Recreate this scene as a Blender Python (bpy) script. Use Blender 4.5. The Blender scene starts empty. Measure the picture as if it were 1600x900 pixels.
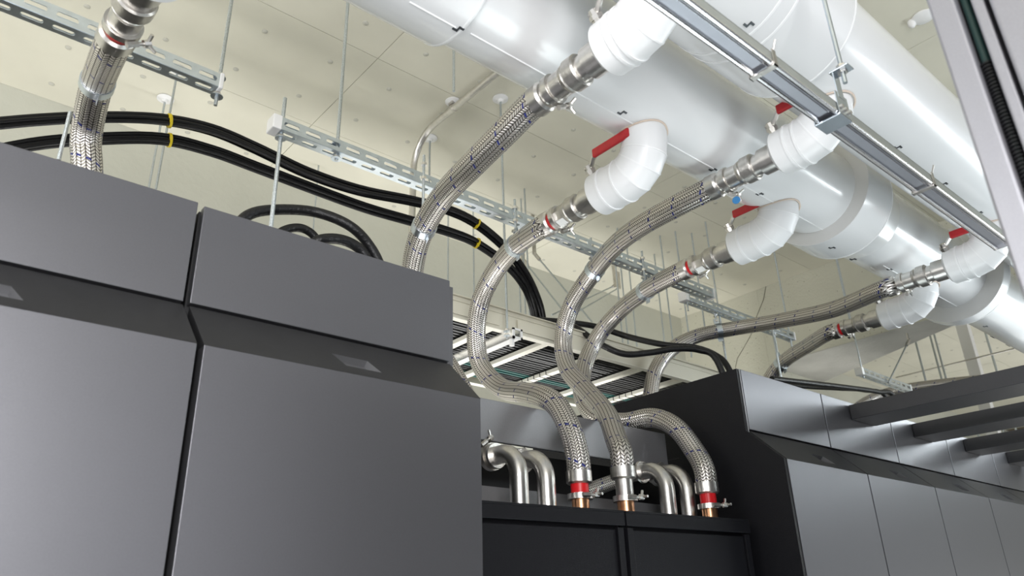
import bpy, bmesh, math, random
from mathutils import Vector, Matrix
random.seed(7)
C = bpy.context.scene.collection
S = bpy.context.scene
# ------------------------------------------------------------------ camera, world, lights, exposure
F = 1192.0; YAW = math.radians(41.22); PIT = math.radians(23.8); ROLL = math.radians(-1.89); CH = 1.4
_d = Vector((math.sin(YAW)*math.cos(PIT), math.cos(YAW)*math.cos(PIT), math.sin(PIT)))
_r0 = Vector((math.cos(YAW), -math.sin(YAW), 0)); _u0 = _r0.cross(_d)
_r = _r0*math.cos(ROLL) + _u0*math.sin(ROLL); _u = -_r0*math.sin(ROLL) + _u0*math.cos(ROLL)
cam = bpy.data.cameras.new('camera'); cam.sensor_width = 36; cam.lens = F/1600*36
cam.dof.use_dof = True; cam.dof.focus_distance = 2.5; cam.dof.aperture_fstop = 5.0; cam.clip_start = 0.02; cam.clip_end = 100
camo = bpy.data.objects.new('camera', cam); C.objects.link(camo)
camo.matrix_world = Matrix(((_r.x, _u.x, -_d.x, 0), (_r.y, _u.y, -_d.y, 0), (_r.z, _u.z, -_d.z, CH), (0, 0, 0, 1)))
S.camera = camo
W = bpy.data.worlds.new('world'); S.world = W; W.use_nodes = True
W.node_tree.nodes['Background'].inputs[0].default_value = (0.93, 0.96, 1.0, 1)
W.node_tree.nodes['Background'].inputs[1].default_value = 1.0
def area(name, loc, target, sx, sy, power, col=(1, 1, 1)):
    l = bpy.data.lights.new(name, 'AREA'); l.shape = 'RECTANGLE'; l.size = sx; l.size_y = sy; l.energy = power; l.color = col
    o = bpy.data.objects.new(name, l); C.objects.link(o); o.location = loc
    o.rotation_euler = (Vector(target)-Vector(loc)).to_track_quat('-Z', 'Y').to_euler()
    return o
area('entrance_lamp', (-0.85, -1.6, 2.0), (-0.1, 1.4, 1.9), 1.2, 1.6, 92, (1, 0.99, 0.99))
area('aisle_lamp', (4.4, 0.10, 2.40), (3.4, 1.45, 1.95), 2.6, 0.25, 34, (0.90, 0.98, 1))
area('aisle_floor_lamp', (2.3, 0.75, 0.5), (2.5, 0.78, 3.0), 2.2, 0.8, 31, (0.88, 0.99, 1))
area('entrance_floor_lamp', (0.0, 0.1, 0.3), (0.4, 0.8, 3.0), 1.4, 1.0, 14, (1, 0.99, 0.99))
area('side_lamp', (-2.6, 1.4, 2.4), (1.0, 2.2, 3.3), 1.6, 1.0, 50, (1, 0.99, 0.97))
area('rear_aisle_lamp', (2.4, 3.02, 0.8), (2.4, 2.85, 3.0), 4.6, 0.6, 78, (1, 0.99, 0.97))
area('next_bay_lamp', (8.5, 1.0, 0.9), (8.0, 1.4, 3.7), 4.0, 2.5, 55, (1, 1, 0.98))
S.view_settings.view_transform = 'Standard'; S.view_settings.look = 'None'
S.view_settings.exposure = 0.1; S.view_settings.gamma = 1.0; S.view_settings.use_curve_mapping = False
# ------------------------------------------------------------------ pixel -> place helpers
def ray(x, y): return _d*F + _r*(x-800) - _u*(y-450)
def up(v): return Vector((v.x, v.y, v.z+CH))
def pY(x, y, Y): v = ray(x, y); return up(v*(Y/v.y))
def pX(x, y, X): v = ray(x, y); return up(v*(X/v.x))
def pZ(x, y, Z): v = ray(x, y); return up(v*((Z-CH)/v.z))
# ------------------------------------------------------------------ materials
def mat(name, col, rough=0.5, metal=0.0, noise=0.0, nscale=40, bump=0.0, bscale=80, spec=None, coat=0.0):
    m = bpy.data.materials.new(name); m.use_nodes = True; nt = m.node_tree; b = nt.nodes['Principled BSDF']
    b.inputs['Base Color'].default_value = (*col, 1); b.inputs['Roughness'].default_value = rough; b.inputs['Metallic'].default_value = metal
    if spec is not None: b.inputs['Specular IOR Level'].default_value = spec
    if coat: b.inputs['Coat Weight'].default_value = coat; b.inputs['Coat Roughness'].default_value = 0.15
    tc = nt.nodes.new('ShaderNodeTexCoord')
    if noise:
        n = nt.nodes.new('ShaderNodeTexNoise'); n.inputs['Scale'].default_value = nscale; n.inputs['Detail'].default_value = 6
        nt.links.new(tc.outputs['Object'], n.inputs['Vector'])
        r = nt.nodes.new('ShaderNodeValToRGB'); r.color_ramp.elements[0].position = .3; r.color_ramp.elements[1].position = .7
        r.color_ramp.elements[0].color = (*[c*(1-noise) for c in col], 1); r.color_ramp.elements[1].color = (*[min(1, c*(1+noise)) for c in col], 1)
        nt.links.new(n.outputs['Fac'], r.inputs['Fac']); nt.links.new(r.outputs['Color'], b.inputs['Base Color'])
    if bump:
        n2 = nt.nodes.new('ShaderNodeTexNoise'); n2.inputs['Scale'].default_value = bscale; n2.inputs['Detail'].default_value = 4
        nt.links.new(tc.outputs['Object'], n2.inputs['Vector'])
        bp = nt.nodes.new('ShaderNodeBump'); bp.inputs['Strength'].default_value = bump; bp.inputs['Distance'].default_value = 0.01
        nt.links.new(n2.outputs['Fac'], bp.inputs['Height']); nt.links.new(bp.outputs['Normal'], b.inputs['Normal'])
    return m
M = {}
M['ceil'] = mat('ceiling_board', (0.66, 0.64, 0.54), 0.75, 0, 0.05, 3, 0.25, 2.2)
M['ceil_base'] = mat('ceiling_joint', (0.16, 0.13, 0.09), 0.9)
M['plug'] = mat('ceiling_plug', (0.50, 0.49, 0.43), 0.8)
M['wall'] = mat('plaster_wall', (0.55, 0.55, 0.48), 0.85, 0, 0.05, 2, 0.2, 30)
M['soffit'] = mat('concrete_soffit', (0.50, 0.49, 0.45), 0.8, 0, 0.12, 4, 0.3, 40)
M['floor'] = mat('floor_tile', (0.60, 0.60, 0.60), 0.5, 0, 0.05, 6)
M['pipe'] = mat('white_jacket', (0.74, 0.75, 0.76), 0.22, 0, 0.015, 6, 0.06, 3, coat=0.3)
M['pipe_flat'] = mat('jacket_end', (0.60, 0.60, 0.59), 0.6, 0, 0.03, 10)
M['jacket'] = mat('valve_jacket', (0.77, 0.78, 0.79), 0.35, 0, 0.015, 12, 0.05, 20)
M['seam'] = mat('jacket_seam', (0.82, 0.83, 0.84), 0.3)
M['beadtan'] = mat('sealant', (0.62, 0.52, 0.44), 0.7)
M['clip'] = mat('seam_clip', (0.10, 0.11, 0.12), 0.35, 0.7)
M['steel'] = mat('stainless', (0.70, 0.68, 0.65), 0.30, 1, 0.08, 60, 0.05, 300)
M['steel_d'] = mat('cast_steel', (0.56, 0.54, 0.51), 0.36, 1, 0.15, 60, 0.08, 200)
M['zinc'] = mat('zinc_plated', (0.62, 0.68, 0.74), 0.3, 1, 0.08, 30)
M['rod'] = mat('threaded_rod', (0.50, 0.54, 0.56), 0.4, 1, 0.2, 300, 0.3, 600)
M['alu'] = mat('aluminium', (0.90, 0.90, 0.92), 0.24, 1, 0.03, 20)
M['alu_d'] = mat('raceway_cover', (0.46, 0.47, 0.52), 0.40, 0.9, 0.04, 20)
M['galv'] = mat('raceway_side', (0.40, 0.42, 0.40), 0.5, 0.6, 0.05, 20)
M['red'] = mat('red_vinyl', (0.42, 0.015, 0.02), 0.4, 0, 0.1, 60)
M['redband'] = mat('red_band', (0.62, 0.01, 0.015), 0.35)
M['blue'] = mat('blue_tag', (0.03, 0.18, 0.42), 0.4)
M['copper'] = mat('copper', (0.62, 0.33, 0.18), 0.3, 1, 0.15, 50)
M['white'] = mat('white_plastic', (0.80, 0.80, 0.80), 0.45)
M['label'] = mat('white_label', (0.85, 0.85, 0.83), 0.5)
M['tray'] = mat('cream_paint', (0.66, 0.63, 0.53), 0.5, 0, 0.03, 8)
M['rung'] = mat('tray_rung', (0.78, 0.76, 0.68), 0.5, 0, 0.03, 8)
M['black'] = mat('black_cable', (0.006, 0.006, 0.007), 0.30, 0, 0.1, 30, 0.1, 60, spec=0.3)
M['rubber'] = mat('rubber_hose', (0.010, 0.010, 0.011), 0.38, 0, 0.1, 40, 0.3, 90, spec=0.35)
M['teal'] = mat('teal_cable', (0.006, 0.085, 0.075), 0.4)
M['teal_d'] = mat('dark_teal_cable', (0.002, 0.022, 0.019), 0.45)
M['yellow'] = mat('yellow_tie', (0.72, 0.55, 0.02), 0.4)
M['cab'] = mat('graphite_paint', (0.165, 0.165, 0.178), 0.35, 0.75, 0.03, 300, 0.10, 900)
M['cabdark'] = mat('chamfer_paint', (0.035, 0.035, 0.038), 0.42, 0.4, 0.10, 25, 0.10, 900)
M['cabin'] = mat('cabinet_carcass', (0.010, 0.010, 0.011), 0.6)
M['cabtrim'] = mat('cabinet_trim', (0.25, 0.25, 0.26), 0.35, 0.7)
M['unit'] = mat('black_powder', (0.008, 0.008, 0.010), 0.34, 0.0, 0.15, 500, 0.25, 700, spec=0.2)
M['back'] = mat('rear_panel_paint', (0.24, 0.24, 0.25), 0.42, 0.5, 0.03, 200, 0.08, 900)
M['beam'] = mat('beam_paint', (0.05, 0.05, 0.054), 0.36, 0.6, 0.05, 300, 0.15, 900)
M['silver'] = mat('silver_paint', (0.31, 0.31, 0.34), 0.36, 0.6, 0.04, 400, 0.1, 900)
M['crack'] = mat('crack', (0.10, 0.09, 0.06), 0.9)
def wall_specks():
    m = mat('speckled_wall', (0.56, 0.55, 0.46), 0.85, 0, 0.05, 2, 0.35, 60); nt = m.node_tree; b = nt.nodes['Principled BSDF']
    src = b.inputs['Base Color'].links[0].from_socket
    tc = nt.nodes.new('ShaderNodeTexCoord'); v = nt.nodes.new('ShaderNodeTexVoronoi'); v.inputs['Scale'].default_value = 28
    nt.links.new(tc.outputs['Object'], v.inputs['Vector'])
    c = nt.nodes.new('ShaderNodeMath'); c.operation = 'LESS_THAN'; c.inputs[1].default_value = 0.10; nt.links.new(v.outputs['Distance'], c.inputs[0])
    mx = nt.nodes.new('ShaderNodeMixRGB'); mx.inputs[2].default_value = (0.30, 0.28, 0.22, 1)
    nt.links.new(c.outputs[0], mx.inputs[0]); nt.links.new(src, mx.inputs[1]); nt.links.new(mx.outputs[0], b.inputs['Base Color'])
    return m
M['speck'] = wall_specks()
def braid():
    m = bpy.data.materials.new('steel_braid'); m.use_nodes = True; nt = m.node_tree; b = nt.nodes['Principled BSDF']
    L = nt.links.new
    def mt(op, a, c=None):
        n = nt.nodes.new('ShaderNodeMath'); n.operation = op
        for i, q in enumerate((a, c)):
            if q is None: continue
            if isinstance(q, (int, float)): n.inputs[i].default_value = q
            else: L(q, n.inputs[i])
        return n.outputs[0]
    uv = nt.nodes.new('ShaderNodeUVMap'); sp = nt.nodes.new('ShaderNodeSeparateXYZ'); L(uv.outputs[0], sp.inputs[0])
    u, v = sp.outputs[0], sp.outputs[1]
    c = mt('MULTIPLY', u, 20); fr = mt('FRACT', c); par = mt('MODULO', mt('FLOOR', c), 2)
    sg = mt('SUBTRACT', mt('MULTIPLY', par, 2), 1)
    w = mt('FRACT', mt('ADD', mt('MULTIPLY', v, 115), mt('MULTIPLY', sg, mt('MULTIPLY', fr, 0.95))))
    a = mt('SUBTRACT', 1, mt('ABSOLUTE', mt('SUBTRACT', mt('MULTIPLY', w, 2), 1)))      # 0 gap .. 1 strand
    e = mt('SUBTRACT', 1, mt('ABSOLUTE', mt('SUBTRACT', mt('MULTIPLY', fr, 2), 1)))
    h = mt('MULTIPLY', mt('MINIMUM', mt('MULTIPLY', a, 1.7), 1), mt('MINIMUM', mt('MULTIPLY', e, 3), 1))
    r = nt.nodes.new('ShaderNodeValToRGB'); r.color_ramp.elements[0].color = (0.055, 0.045, 0.04, 1); r.color_ramp.elements[1].color = (0.84, 0.80, 0.76, 1)
    r.color_ramp.elements[0].position = 0.15; r.color_ramp.elements[1].position = 0.85
    L(h, r.inputs['Fac'])
    s = mt('FRACT', mt('ADD', mt('MULTIPLY', v, 9.0), mt('MULTIPLY', u, 1.0)))
    bl = mt('MULTIPLY', mt('LESS_THAN', s, 0.055), mt('GREATER_THAN', par, 0.5))
    mx = nt.nodes.new('ShaderNodeMixRGB'); mx.inputs[2].default_value = (0.012, 0.02, 0.16, 1); L(bl, mx.inputs[0]); L(r.outputs[0], mx.inputs[1])
    L(mx.outputs[0], b.inputs['Base Color'])
    L(mt('MULTIPLY', mt('SUBTRACT', 1, bl), 0.92), b.inputs['Metallic']); b.inputs['Roughness'].default_value = 0.31
    bp = nt.nodes.new('ShaderNodeBump'); bp.inputs['Strength'].default_value = 0.5; bp.inputs['Distance'].default_value = 0.002
    L(h, bp.inputs['Height']); L(bp.outputs[0], b.inputs['Normal'])
    return m
M['braid'] = braid()
# ------------------------------------------------------------------ mesh helpers
class MB:
    def __init__(s): s.v = []; s.f = []; s.uv = []
    def add(s, vs, fs, uvs=None):
        k = len(s.v); s.v += [tuple(a) for a in vs]; s.f += [tuple(i+k for i in f) for f in fs]
        s.uv += uvs if uvs else [[(0, 0)]*len(f) for f in fs]
        return s
    def box(s, x0, x1, y0, y1, z0, z1, T=None):
        vs = [Vector(p) for p in ((x0, y0, z0), (x1, y0, z0), (x1, y1, z0), (x0, y1, z0), (x0, y0, z1), (x1, y0, z1), (x1, y1, z1), (x0, y1, z1))]
        if T: vs = [T @ p for p in vs]
        return s.add(vs, [(0, 3, 2, 1), (4, 5, 6, 7), (0, 1, 5, 4), (1, 2, 6, 5), (2, 3, 7, 6), (3, 0, 4, 7)])
    def prism(s, poly, off):                                   # poly: list of 3D points, off: extrusion vector
        n = len(poly); off = Vector(off); a = [Vector(p) for p in poly]
        return s.add(a+[p+off for p in a], [tuple(range(n))[::-1], tuple(range(n, 2*n))]+[(i, (i+1) % n, n+(i+1) % n, n+i) for i in range(n)])
    def sweep(s, path, r, n=12, caps=True, prof=None, ref=None):
        path = [Vector(p) for p in path]; N = len(path)
        rr = r if isinstance(r, (list, tuple)) else [r]*N
        T = []
        for i in range(N):
            a = path[max(i-1, 0)]; b = path[min(i+1, N-1)]; t = (b-a); T.append(t.normalized() if t.length > 1e-9 else T[-1])
        q = Vector(ref) if ref else (Vector((0, 0, 1)) if abs(T[0].z) < .9 else Vector((1, 0, 0)))
        nrm = (q - T[0]*q.dot(T[0])).normalized(); vs = []; d = 0; D = []
        for i in range(N):
            if i: nrm = (nrm - T[i]*nrm.dot(T[i])).normalized(); d += (path[i]-path[i-1]).length
            D.append(d); bi = T[i].cross(nrm)
            for j in range(n):
                th = 2*math.pi*j/n; vs.append(path[i]+(nrm*math.cos(th)+bi*math.sin(th))*rr[i])
        fs = []; uvs = []
        for i in range(N-1):
            for j in range(n):
                k = (j+1) % n; fs.append((i*n+j, i*n+k, (i+1)*n+k, (i+1)*n+j))
                uvs.append([(j/n, D[i]), ((j+1)/n, D[i]), ((j+1)/n, D[i+1]), (j/n, D[i+1])])
        if caps:
            fs.append(tuple(range(n))[::-1]); fs.append(tuple(range((N-1)*n, N*n))); uvs += [[(0, 0)]*n]*2
        return s.add(vs, fs, uvs)
    def lathe(s, o, ax, prof, n=24):                            # prof: (t along axis, radius)
        o = Vector(o); ax = Vector(ax).normalized()
        return s.sweepprof([o+ax*t for t, _ in prof], [r for _, r in prof], ax, n)
    def sweepprof(s, pts, rs, ax, n):
        q = Vector((0, 0, 1)) if abs(ax.z) < .9 else Vector((1, 0, 0)); a = (q-ax*q.dot(ax)).normalized(); b = ax.cross(a); vs = []
        for p, r in zip(pts, rs):
            for j in range(n): th = 2*math.pi*j/n; vs.append(p+(a*math.cos(th)+b*math.sin(th))*r)
        N = len(pts)
        fs = [(i*n+j, i*n+(j+1) % n, (i+1)*n+(j+1) % n, (i+1)*n+j) for i in range(N-1) for j in range(n)]
        fs += [tuple(range(n))[::-1], tuple(range((N-1)*n, N*n))]
        return s.add(vs, fs)
    def mesh(s, name, smooth=35):
        m = bpy.data.meshes.new(name); m.from_pydata(s.v, [], s.f); 
        ul = m.uv_layers.new(name='UVMap'); ul.data.foreach_set('uv', [c for f in s.uv for p in f for c in p])
        if smooth:
            m.polygons.foreach_set('use_smooth', [True]*len(m.polygons)); m.set_sharp_from_angle(angle=math.radians(smooth))
        m.update(); return m
    def build(s, name, material, parent=None, smooth=35, bevel=0):
        m = s.mesh(name, smooth); m.materials.append(M[material] if isinstance(material, str) else material)
        return link(name, m, parent, bevel)
def link(name, m, parent=None, bevel=0):
    o = bpy.data.objects.new(name, m); C.objects.link(o)
    if parent:
        o.parent = parent; bpy_inv = Matrix.Translation(-world_loc(parent)); o.matrix_parent_inverse = bpy_inv
    if bevel:
        b = o.modifiers.new('bevel', 'BEVEL'); b.width = bevel; b.segments = 2; b.limit_method = 'ANGLE'; b.angle_limit = math.radians(40)
    return o
def world_loc(o):
    return Vector(o.location) if o.type == 'EMPTY' else Vector((0, 0, 0))
def tag(o, label, cat, group=None):
    o['label'] = label; o['category'] = cat
    if group: o['group'] = group
    return o
def thing(name, label, cat, loc=(0, 0, 0), group=None):
    o = bpy.data.objects.new(name, None); C.objects.link(o); o.location = loc; o.empty_display_size = 0.05
    return tag(o, label, cat, group)
def struct(o, label=None, cat=None):
    o['kind'] = 'structure'
    if label: o['label'] = label
    if cat: o['category'] = cat
    return o
def cr(pts, sub=10):                                            # Catmull-Rom
    p = [Vector(a) for a in pts]; p = [p[0]*2-p[1]]+p+[p[-1]*2-p[-2]]; out = []
    for i in range(1, len(p)-2):
        for k in range(sub):
            t = k/sub; a, b, c, d = p[i-1:i+3]
            out.append(0.5*((2*b)+(c-a)*t+(2*a-5*b+4*c-d)*t*t+(3*b-a-3*c+d)*t**3))
    out.append(p[-2]); return out
def ringband(mb, o, ax, r0, r1, w, n=28):                       # hollow ring of width w
    return mb.lathe(Vector(o)-Vector(ax).normalized()*w/2, ax, [(0, r0), (0, r1), (w, r1), (w, r0)], n)
# ------------------------------------------------------------------ room
ZC = CH+2.30; YW = 3.56; XW = 4.98; XE = 13.0; YB = -4.0
fl = struct(MB().box(-5, XE, YB, YW, -0.05, 0).build('floor', 'floor'), 'pale grey floor of the server room', 'floor')
ce = struct(MB().box(-5, XE, YB, YW+.1, ZC+.012, ZC+.10).build('ceiling', 'ceil_base'), 'beige boarded ceiling with plugged screw holes', 'ceiling')
xs = [-4.12, -2.30, -0.483, 1.334, 3.151, XW]; ys = [-2.18, -1.27, -.36, .55, 1.46, 2.37, 2.99, YW]
xs2 = [XW]+[XW+1.82*k for k in range(1, 5)]
g = .0012
for X in (xs, xs2):
    for i in range(len(X)-1):
        for j in range(len(ys)-1):
            dz = random.uniform(0, .0015)
            MB().box(X[i]+g, X[i+1]-g, ys[j]+g, ys[j+1]-g, ZC+dz, ZC+.012).build('ceiling_panel', 'ceil', ce, 0)
plugm = MB().lathe((0, 0, 0), (0, 0, -1), [(-.001, .0125), (.001, .0125), (.0032, .009)], 12).mesh('plug'); plugm.materials.append(M['plug'])
for i in range(-4, 28):
    for j in range(-4, 9):
        x = .274+.3025*i; y = 2.215+.303*(j-3)
        if not (y < YW-.05): continue
        v = Vector((x, y, ZC-CH)); dz = v.dot(_d)
        if dz < .2: continue
        px = 800+F*v.dot(_r)/dz; py = 450-F*v.dot(_u)/dz
        if -40 < px < 1640 and -40 < py < 640 and abs(x-XW) > .1:
            o = link('ceiling_plug', plugm, ce); o.location = (x, y, ZC+.0005)
wb = struct(MB().box(-5, XE, YW, YW+.12, 0, ZC+.012).build('wall_back', 'wall'), 'pale plaster rear wall behind the cabinets', 'wall')
# far wall: a pier and a lintel over the opening to the next bay
wf = struct(MB().prism([(XW, 3.56, 0), (XW, 2.83, 0), (5.73, 2.83, 0), (5.73, 3.56, 0)], (0, 0, 2.30+CH)).build('wall_right', 'speck', None, 0), 'speckled beige end wall with a long crack and a wide opening', 'wall')
MB().prism([(XW, 2.829, CH+1.695), (XW, -4, CH+1.695), (5.1, -4, CH+1.695), (5.1, 1.30, CH+1.695), (5.25, 1.68, CH+1.695), (5.73, 2.829, CH+1.695)], (0, 0, .605)).build('lintel', 'speck', wf, 0)
MB().prism([(XW, 2.829, CH+1.690), (XW, -4, CH+1.690), (5.1, -4, CH+1.690), (5.1, 1.30, CH+1.690), (5.25, 1.68, CH+1.690), (5.73, 2.829, CH+1.690)], (0, 0, .004)).build('soffit', 'soffit', wf, 0)
cp = [pX(x, y, XW-.0015) for x, y in ((1197, 446), (1193, 468), (1186, 485), (1179, 503), (1176, 518), (1168, 533), (1160, 547), (1152, 560), (1149, 575))]
mb = MB()
for a, b in zip(cp, cp[1:]): mb.sweep([a, b], .0022, 4)
mb.build('crack', 'crack', wf)
struct(MB().box(XE, XE+.1, YB, YW, 0, ZC).build('wall_far', 'wall'), 'pale far wall of the next bay', 'wall')

# ------------------------------------------------------------------ cabinets
YF = 1.45; YD = 1.33; ZT = CH+.815; ZU = CH+.597; ZK = CH+.590; ZD = CH+.475; YBK = 2.55
def chamfer(name, x0, x1, parent, hx0, hx1):
    """sloping panel with a recessed grip pocket cut into it"""
    a = Vector((0, YF, ZK)); b = Vector((0, YD, ZD)); dn = b-a; L = dn.length; dn.normalize(); nin = Vector((0, dn.z, -dn.y)); nin = nin if nin.y > 0 else -nin
    P = lambda x, s, t=0: Vector((x, 0, 0))+a+dn*s+nin*t
    s0, s1 = L*.52, L*.80; sk = .018
    mb = MB()
    o = [P(x0, 0), P(x1, 0), P(x1, L), P(x0, L)]; i = [P(hx0, s0), P(hx1, s0), P(hx1+sk, s1), P(hx0+sk, s1)]
    mb.add(o+i, [(0, 1, 5, 4), (1, 2, 6, 5), (2, 3, 7, 6), (3, 0, 4, 7)])
    mb.add([P(x0, 0), P(x0, L), Vector((x0, YF+.02, ZD)), P(x1, 0), P(x1, L), Vector((x1, YF+.02, ZD))], [(0, 1, 2), (3, 5, 4)])
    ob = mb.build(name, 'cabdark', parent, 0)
    t = .016
    q = [P(hx0, s0, 0), P(hx1, s0, 0), P(hx1+sk, s1, 0), P(hx0+sk, s1, 0), P(hx0, s0, t), P(hx1, s0, t), P(hx1+sk, s1, t), P(hx0+sk, s1, t)]
    MB().add(q, [(4, 7, 6, 5), (0, 4, 5, 1), (1, 5, 6, 2), (2, 6, 7, 3), (3, 7, 4, 0)]).build('grip_pocket', 'cabtrim', ob, 0)
    return ob
def cabinet(x0, x1, label, hx, top=ZT, side_left=False):
    t = thing('server_cabinet', label, 'cabinet', ((x0+x1)/2, 2.0, 0), 'graphite server cabinets in one row')
    g = .0035
    MB().box(x0+.001, x1-.001, YF+.022, YBK, 0, top-.004).build('carcass', 'cabin', t, 0)
    MB().box(x0+g, x1-g, YF, YF+.02, ZU, top).build('upper_panel', 'cab', t, 0, .0015)
    chamfer('sloping_panel', x0+g, x1-g, t, hx, hx+.085)
    MB().box(x0+g, x1-g, YD, YD+.03, .06, ZD).build('door', 'cab', t, 0, .001)
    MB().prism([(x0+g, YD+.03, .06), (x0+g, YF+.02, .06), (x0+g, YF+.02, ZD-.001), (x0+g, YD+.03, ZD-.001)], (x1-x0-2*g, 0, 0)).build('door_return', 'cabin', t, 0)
    return t
cabinet(-.225, .4195, 'leftmost graphite cabinet with brightly lit door, beside a grey hose', pY(35, 464, 1.38).x-.103, ZT+.004)
c1 = cabinet(.4255, 1.062, 'wide dark graphite cabinet left of the low black units', pY(515, 559, 1.395).x)
MB().box(1.0595, 1.077, YF+.012, YBK, ZU-.02, ZT-.01).build('side_panel', 'cab', c1, 0)
MB().box(.4197, .4225, YD+.04, YD+.05, .06, CH+.39).build('edge_strip', 'cabtrim', c1, 0)
RX = [2.345, 2.905, 3.497, 4.089, 4.681, 5.273, 5.865]
names = ['first bright grey cabinet right of the low black units', 'second grey cabinet right of the black units, under the nearest beam', 'third grey cabinet right of the black units, under the second beam', 'fourth grey cabinet right of the black units, near the image edge', 'fifth grey cabinet right of the black units, upper panel in beam shade', 'farthest grey cabinet of the row, past the crossing beams']
for k in range(6):
    t = cabinet(RX[k], RX[k+1], names[k], pY(*((1264, 712), (1386, 736), (1484, 757), (1557, 772))[k], 1.395).x if k < 4 else RX[k]+.2)
    if k == 0:
        MB().prism([(2.328, YBK, 0), (2.328, YBK, ZT), (2.328, YF+.004, ZT), (2.328, YF+.004, ZK), (2.328, YD, ZD), (2.328, YD, .06), (2.328, YD, 0)], (.012, 0, 0)).build('end_panel', 'unit', t, 0)
        MB().box(2.3405, 2.3445, YF+.001, YF+.02, ZU-.19, ZT).build('edge_strip', 'cabtrim', t, 0)
        MB().box(2.3268, 2.3282, YF+.3, YBK, CH+.545, CH+.548).build('end_panel_joint', 'cabin', t, 0)
# beams over the aisle
bl = ['nearest black beam crossing the aisle from the cabinet tops', 'second black beam crossing the aisle', 'third black beam crossing the aisle', 'fourth black beam crossing the aisle, lowest in view', 'fifth black beam, farthest across the aisle']
for k in range(5):
    x = 3.125+.592*k
    t = thing('aisle_beam', bl[k], 'beam', (x+.1, .84, CH+.735), 'black beams crossing the aisle')
    MB().box(x, x+.205, .245, YF-.002, CH+.738, CH+.80).build('beam_body', 'beam', t, 0, .002)
# ------------------------------------------------------------------ low black units between the cabinets (turned a little)
O = Vector((1.222, 1.551, CH+.29)); E2 = Vector((2.282, 1.453, CH+.29)); ux = (E2-O).normalized(); uy = Vector((-ux.y, ux.x, 0))
TU = Matrix(((ux.x, uy.x, 0, O.x), (ux.y, uy.y, 0, O.y), (0, 0, 1, 0), (0, 0, 0, 1)))
def unit(s0, s1, label):
    c = TU @ Vector(((s0+s1)/2, .2, 0)); t = thing('cooling_unit', label, 'cooling unit', c, 'low black cooling units'); zt = CH+.29
    MB().box(s0+.002, s1-.002, .03, .17, .05, zt-.006, TU).build('body', 'unit', t, 0)
    MB().box(s0+.002, s1-.002, 0, .18, zt-.006, zt, TU).build('top_plate', 'unit', t, 0, .001)
    MB().box(s0+.002, s1-.002, 0, .012, zt-.042, zt-.006, TU).build('top_trim', 'unit', t, 0, .0015)
    MB().box(s0+.006, s0+.028, .004, .03, .05, zt-.047, TU).build('frame_post', 'unit', t, 0, .001)
    MB().box(s1-.028, s1-.006, .004, .03, .05, zt-.047, TU).build('frame_post', 'unit', t, 0, .001)
    MB().box(s0+.031, s1-.031, .010, .03, .05, zt-.052, TU).build('door', 'unit', t, 0, .0025)
unit(-.118, .500, 'low black cooling unit next to the wide dark cabinet')
unit(.503, 1.05, 'low black cooling unit next to the right-hand cabinets')
tag(MB().box(1.085, 2.28, 1.765, 1.78, CH+.506, CH+.634).build('rear_cross_panel', 'back', None, 0, .002), 'grey horizontal panel behind the looping hoses above the black units', 'panel')
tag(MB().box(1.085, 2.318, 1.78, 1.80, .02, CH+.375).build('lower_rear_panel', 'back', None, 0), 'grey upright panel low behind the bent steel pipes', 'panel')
tag(MB().box(1.085, 2.32, 2.02, 2.04, .02, CH+.55).build('recess_shade_sheet', 'cabin', None, 0), 'black sheet standing in for the shade of the recess behind the pipes', 'panel')  # open void behind the pipes: its shade is drawn as a near-black sheet
def wing_clamp(parent, o, ax, side, r=.036, name='clamp'):
    ax = Vector(ax).normalized(); side = Vector(side); side = (side-ax*side.dot(ax)).normalized(); o = Vector(o)
    c = MB(); ringband(c, o, ax, r-.008, r, .016)
    cl = c.build(name, 'steel', parent)
    t = ax.cross(side)
    e = o+side*(r+.006)
    MB().sweep([e-t*.012, e+t*.012], .007, 6).build('clamp_lug', 'steel_d', cl)
    MB().sweep([e-t*.004, e+t*.040], .0042, 8).build('clamp_bolt', 'steel_d', cl)
    w = e+t*.032; nb = MB(); nb.sweep([w-t*.008, w+t*.006], .0085, 8)
    nb.sweep([w, w+side*.022+t*.008], .0042, 6); nb.sweep([w, w-side*.008+ax*.02+t*.008], .0042, 6)
    nb.build('wing_nut', 'steel', cl)
    return cl
def bent_pipe(px, py, fx, fy, label, wing):
    b = pY(px, py, 1.605); f = pY(fx, fy, 1.74); X = (b.x+f.x)/2; r = .0262; R = .068
    t = thing('bent_steel_pipe', label, 'pipe', (X, 1.605, CH+.29), 'polished steel pipes bending into the black units')
    z1 = f.z; pts = [(X, 1.75, z1), (X, 1.605+R, z1)]+[(X, 1.605+R-R*math.sin(a), z1-R+R*math.cos(a)) for a in [math.pi/2*k/8 for k in range(1, 9)]]+[(X, 1.605, CH+.285)]
    MB().sweep(pts, r, 24).build('pipe', 'steel', t)
    MB().lathe((X, 1.695, z1), (0, 1, 0), [(0, r), (0, .036), (.007, .038), (.007, r)], 28).build('flange', 'steel', t)
    if wing: wing_clamp(t, (X, 1.722, z1), (0, 1, 0), wing, .040)
bent_pipe(802, 775, 771, 717, 'leftmost bent steel pipe, beside the dark cabinet edge', (-.6, 0, .8))
bent_pipe(843, 778, 815, 725, 'second bent steel pipe from the dark cabinet', (.7, 0, .8))
bent_pipe(1033, 790, 1001, 742, 'bent steel pipe just right of the middle hose end', None)
bent_pipe(1066, 795, 1031, 744, 'rightmost bent steel pipe, left of the right-hand hose end', (.7, 0, .8))
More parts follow.
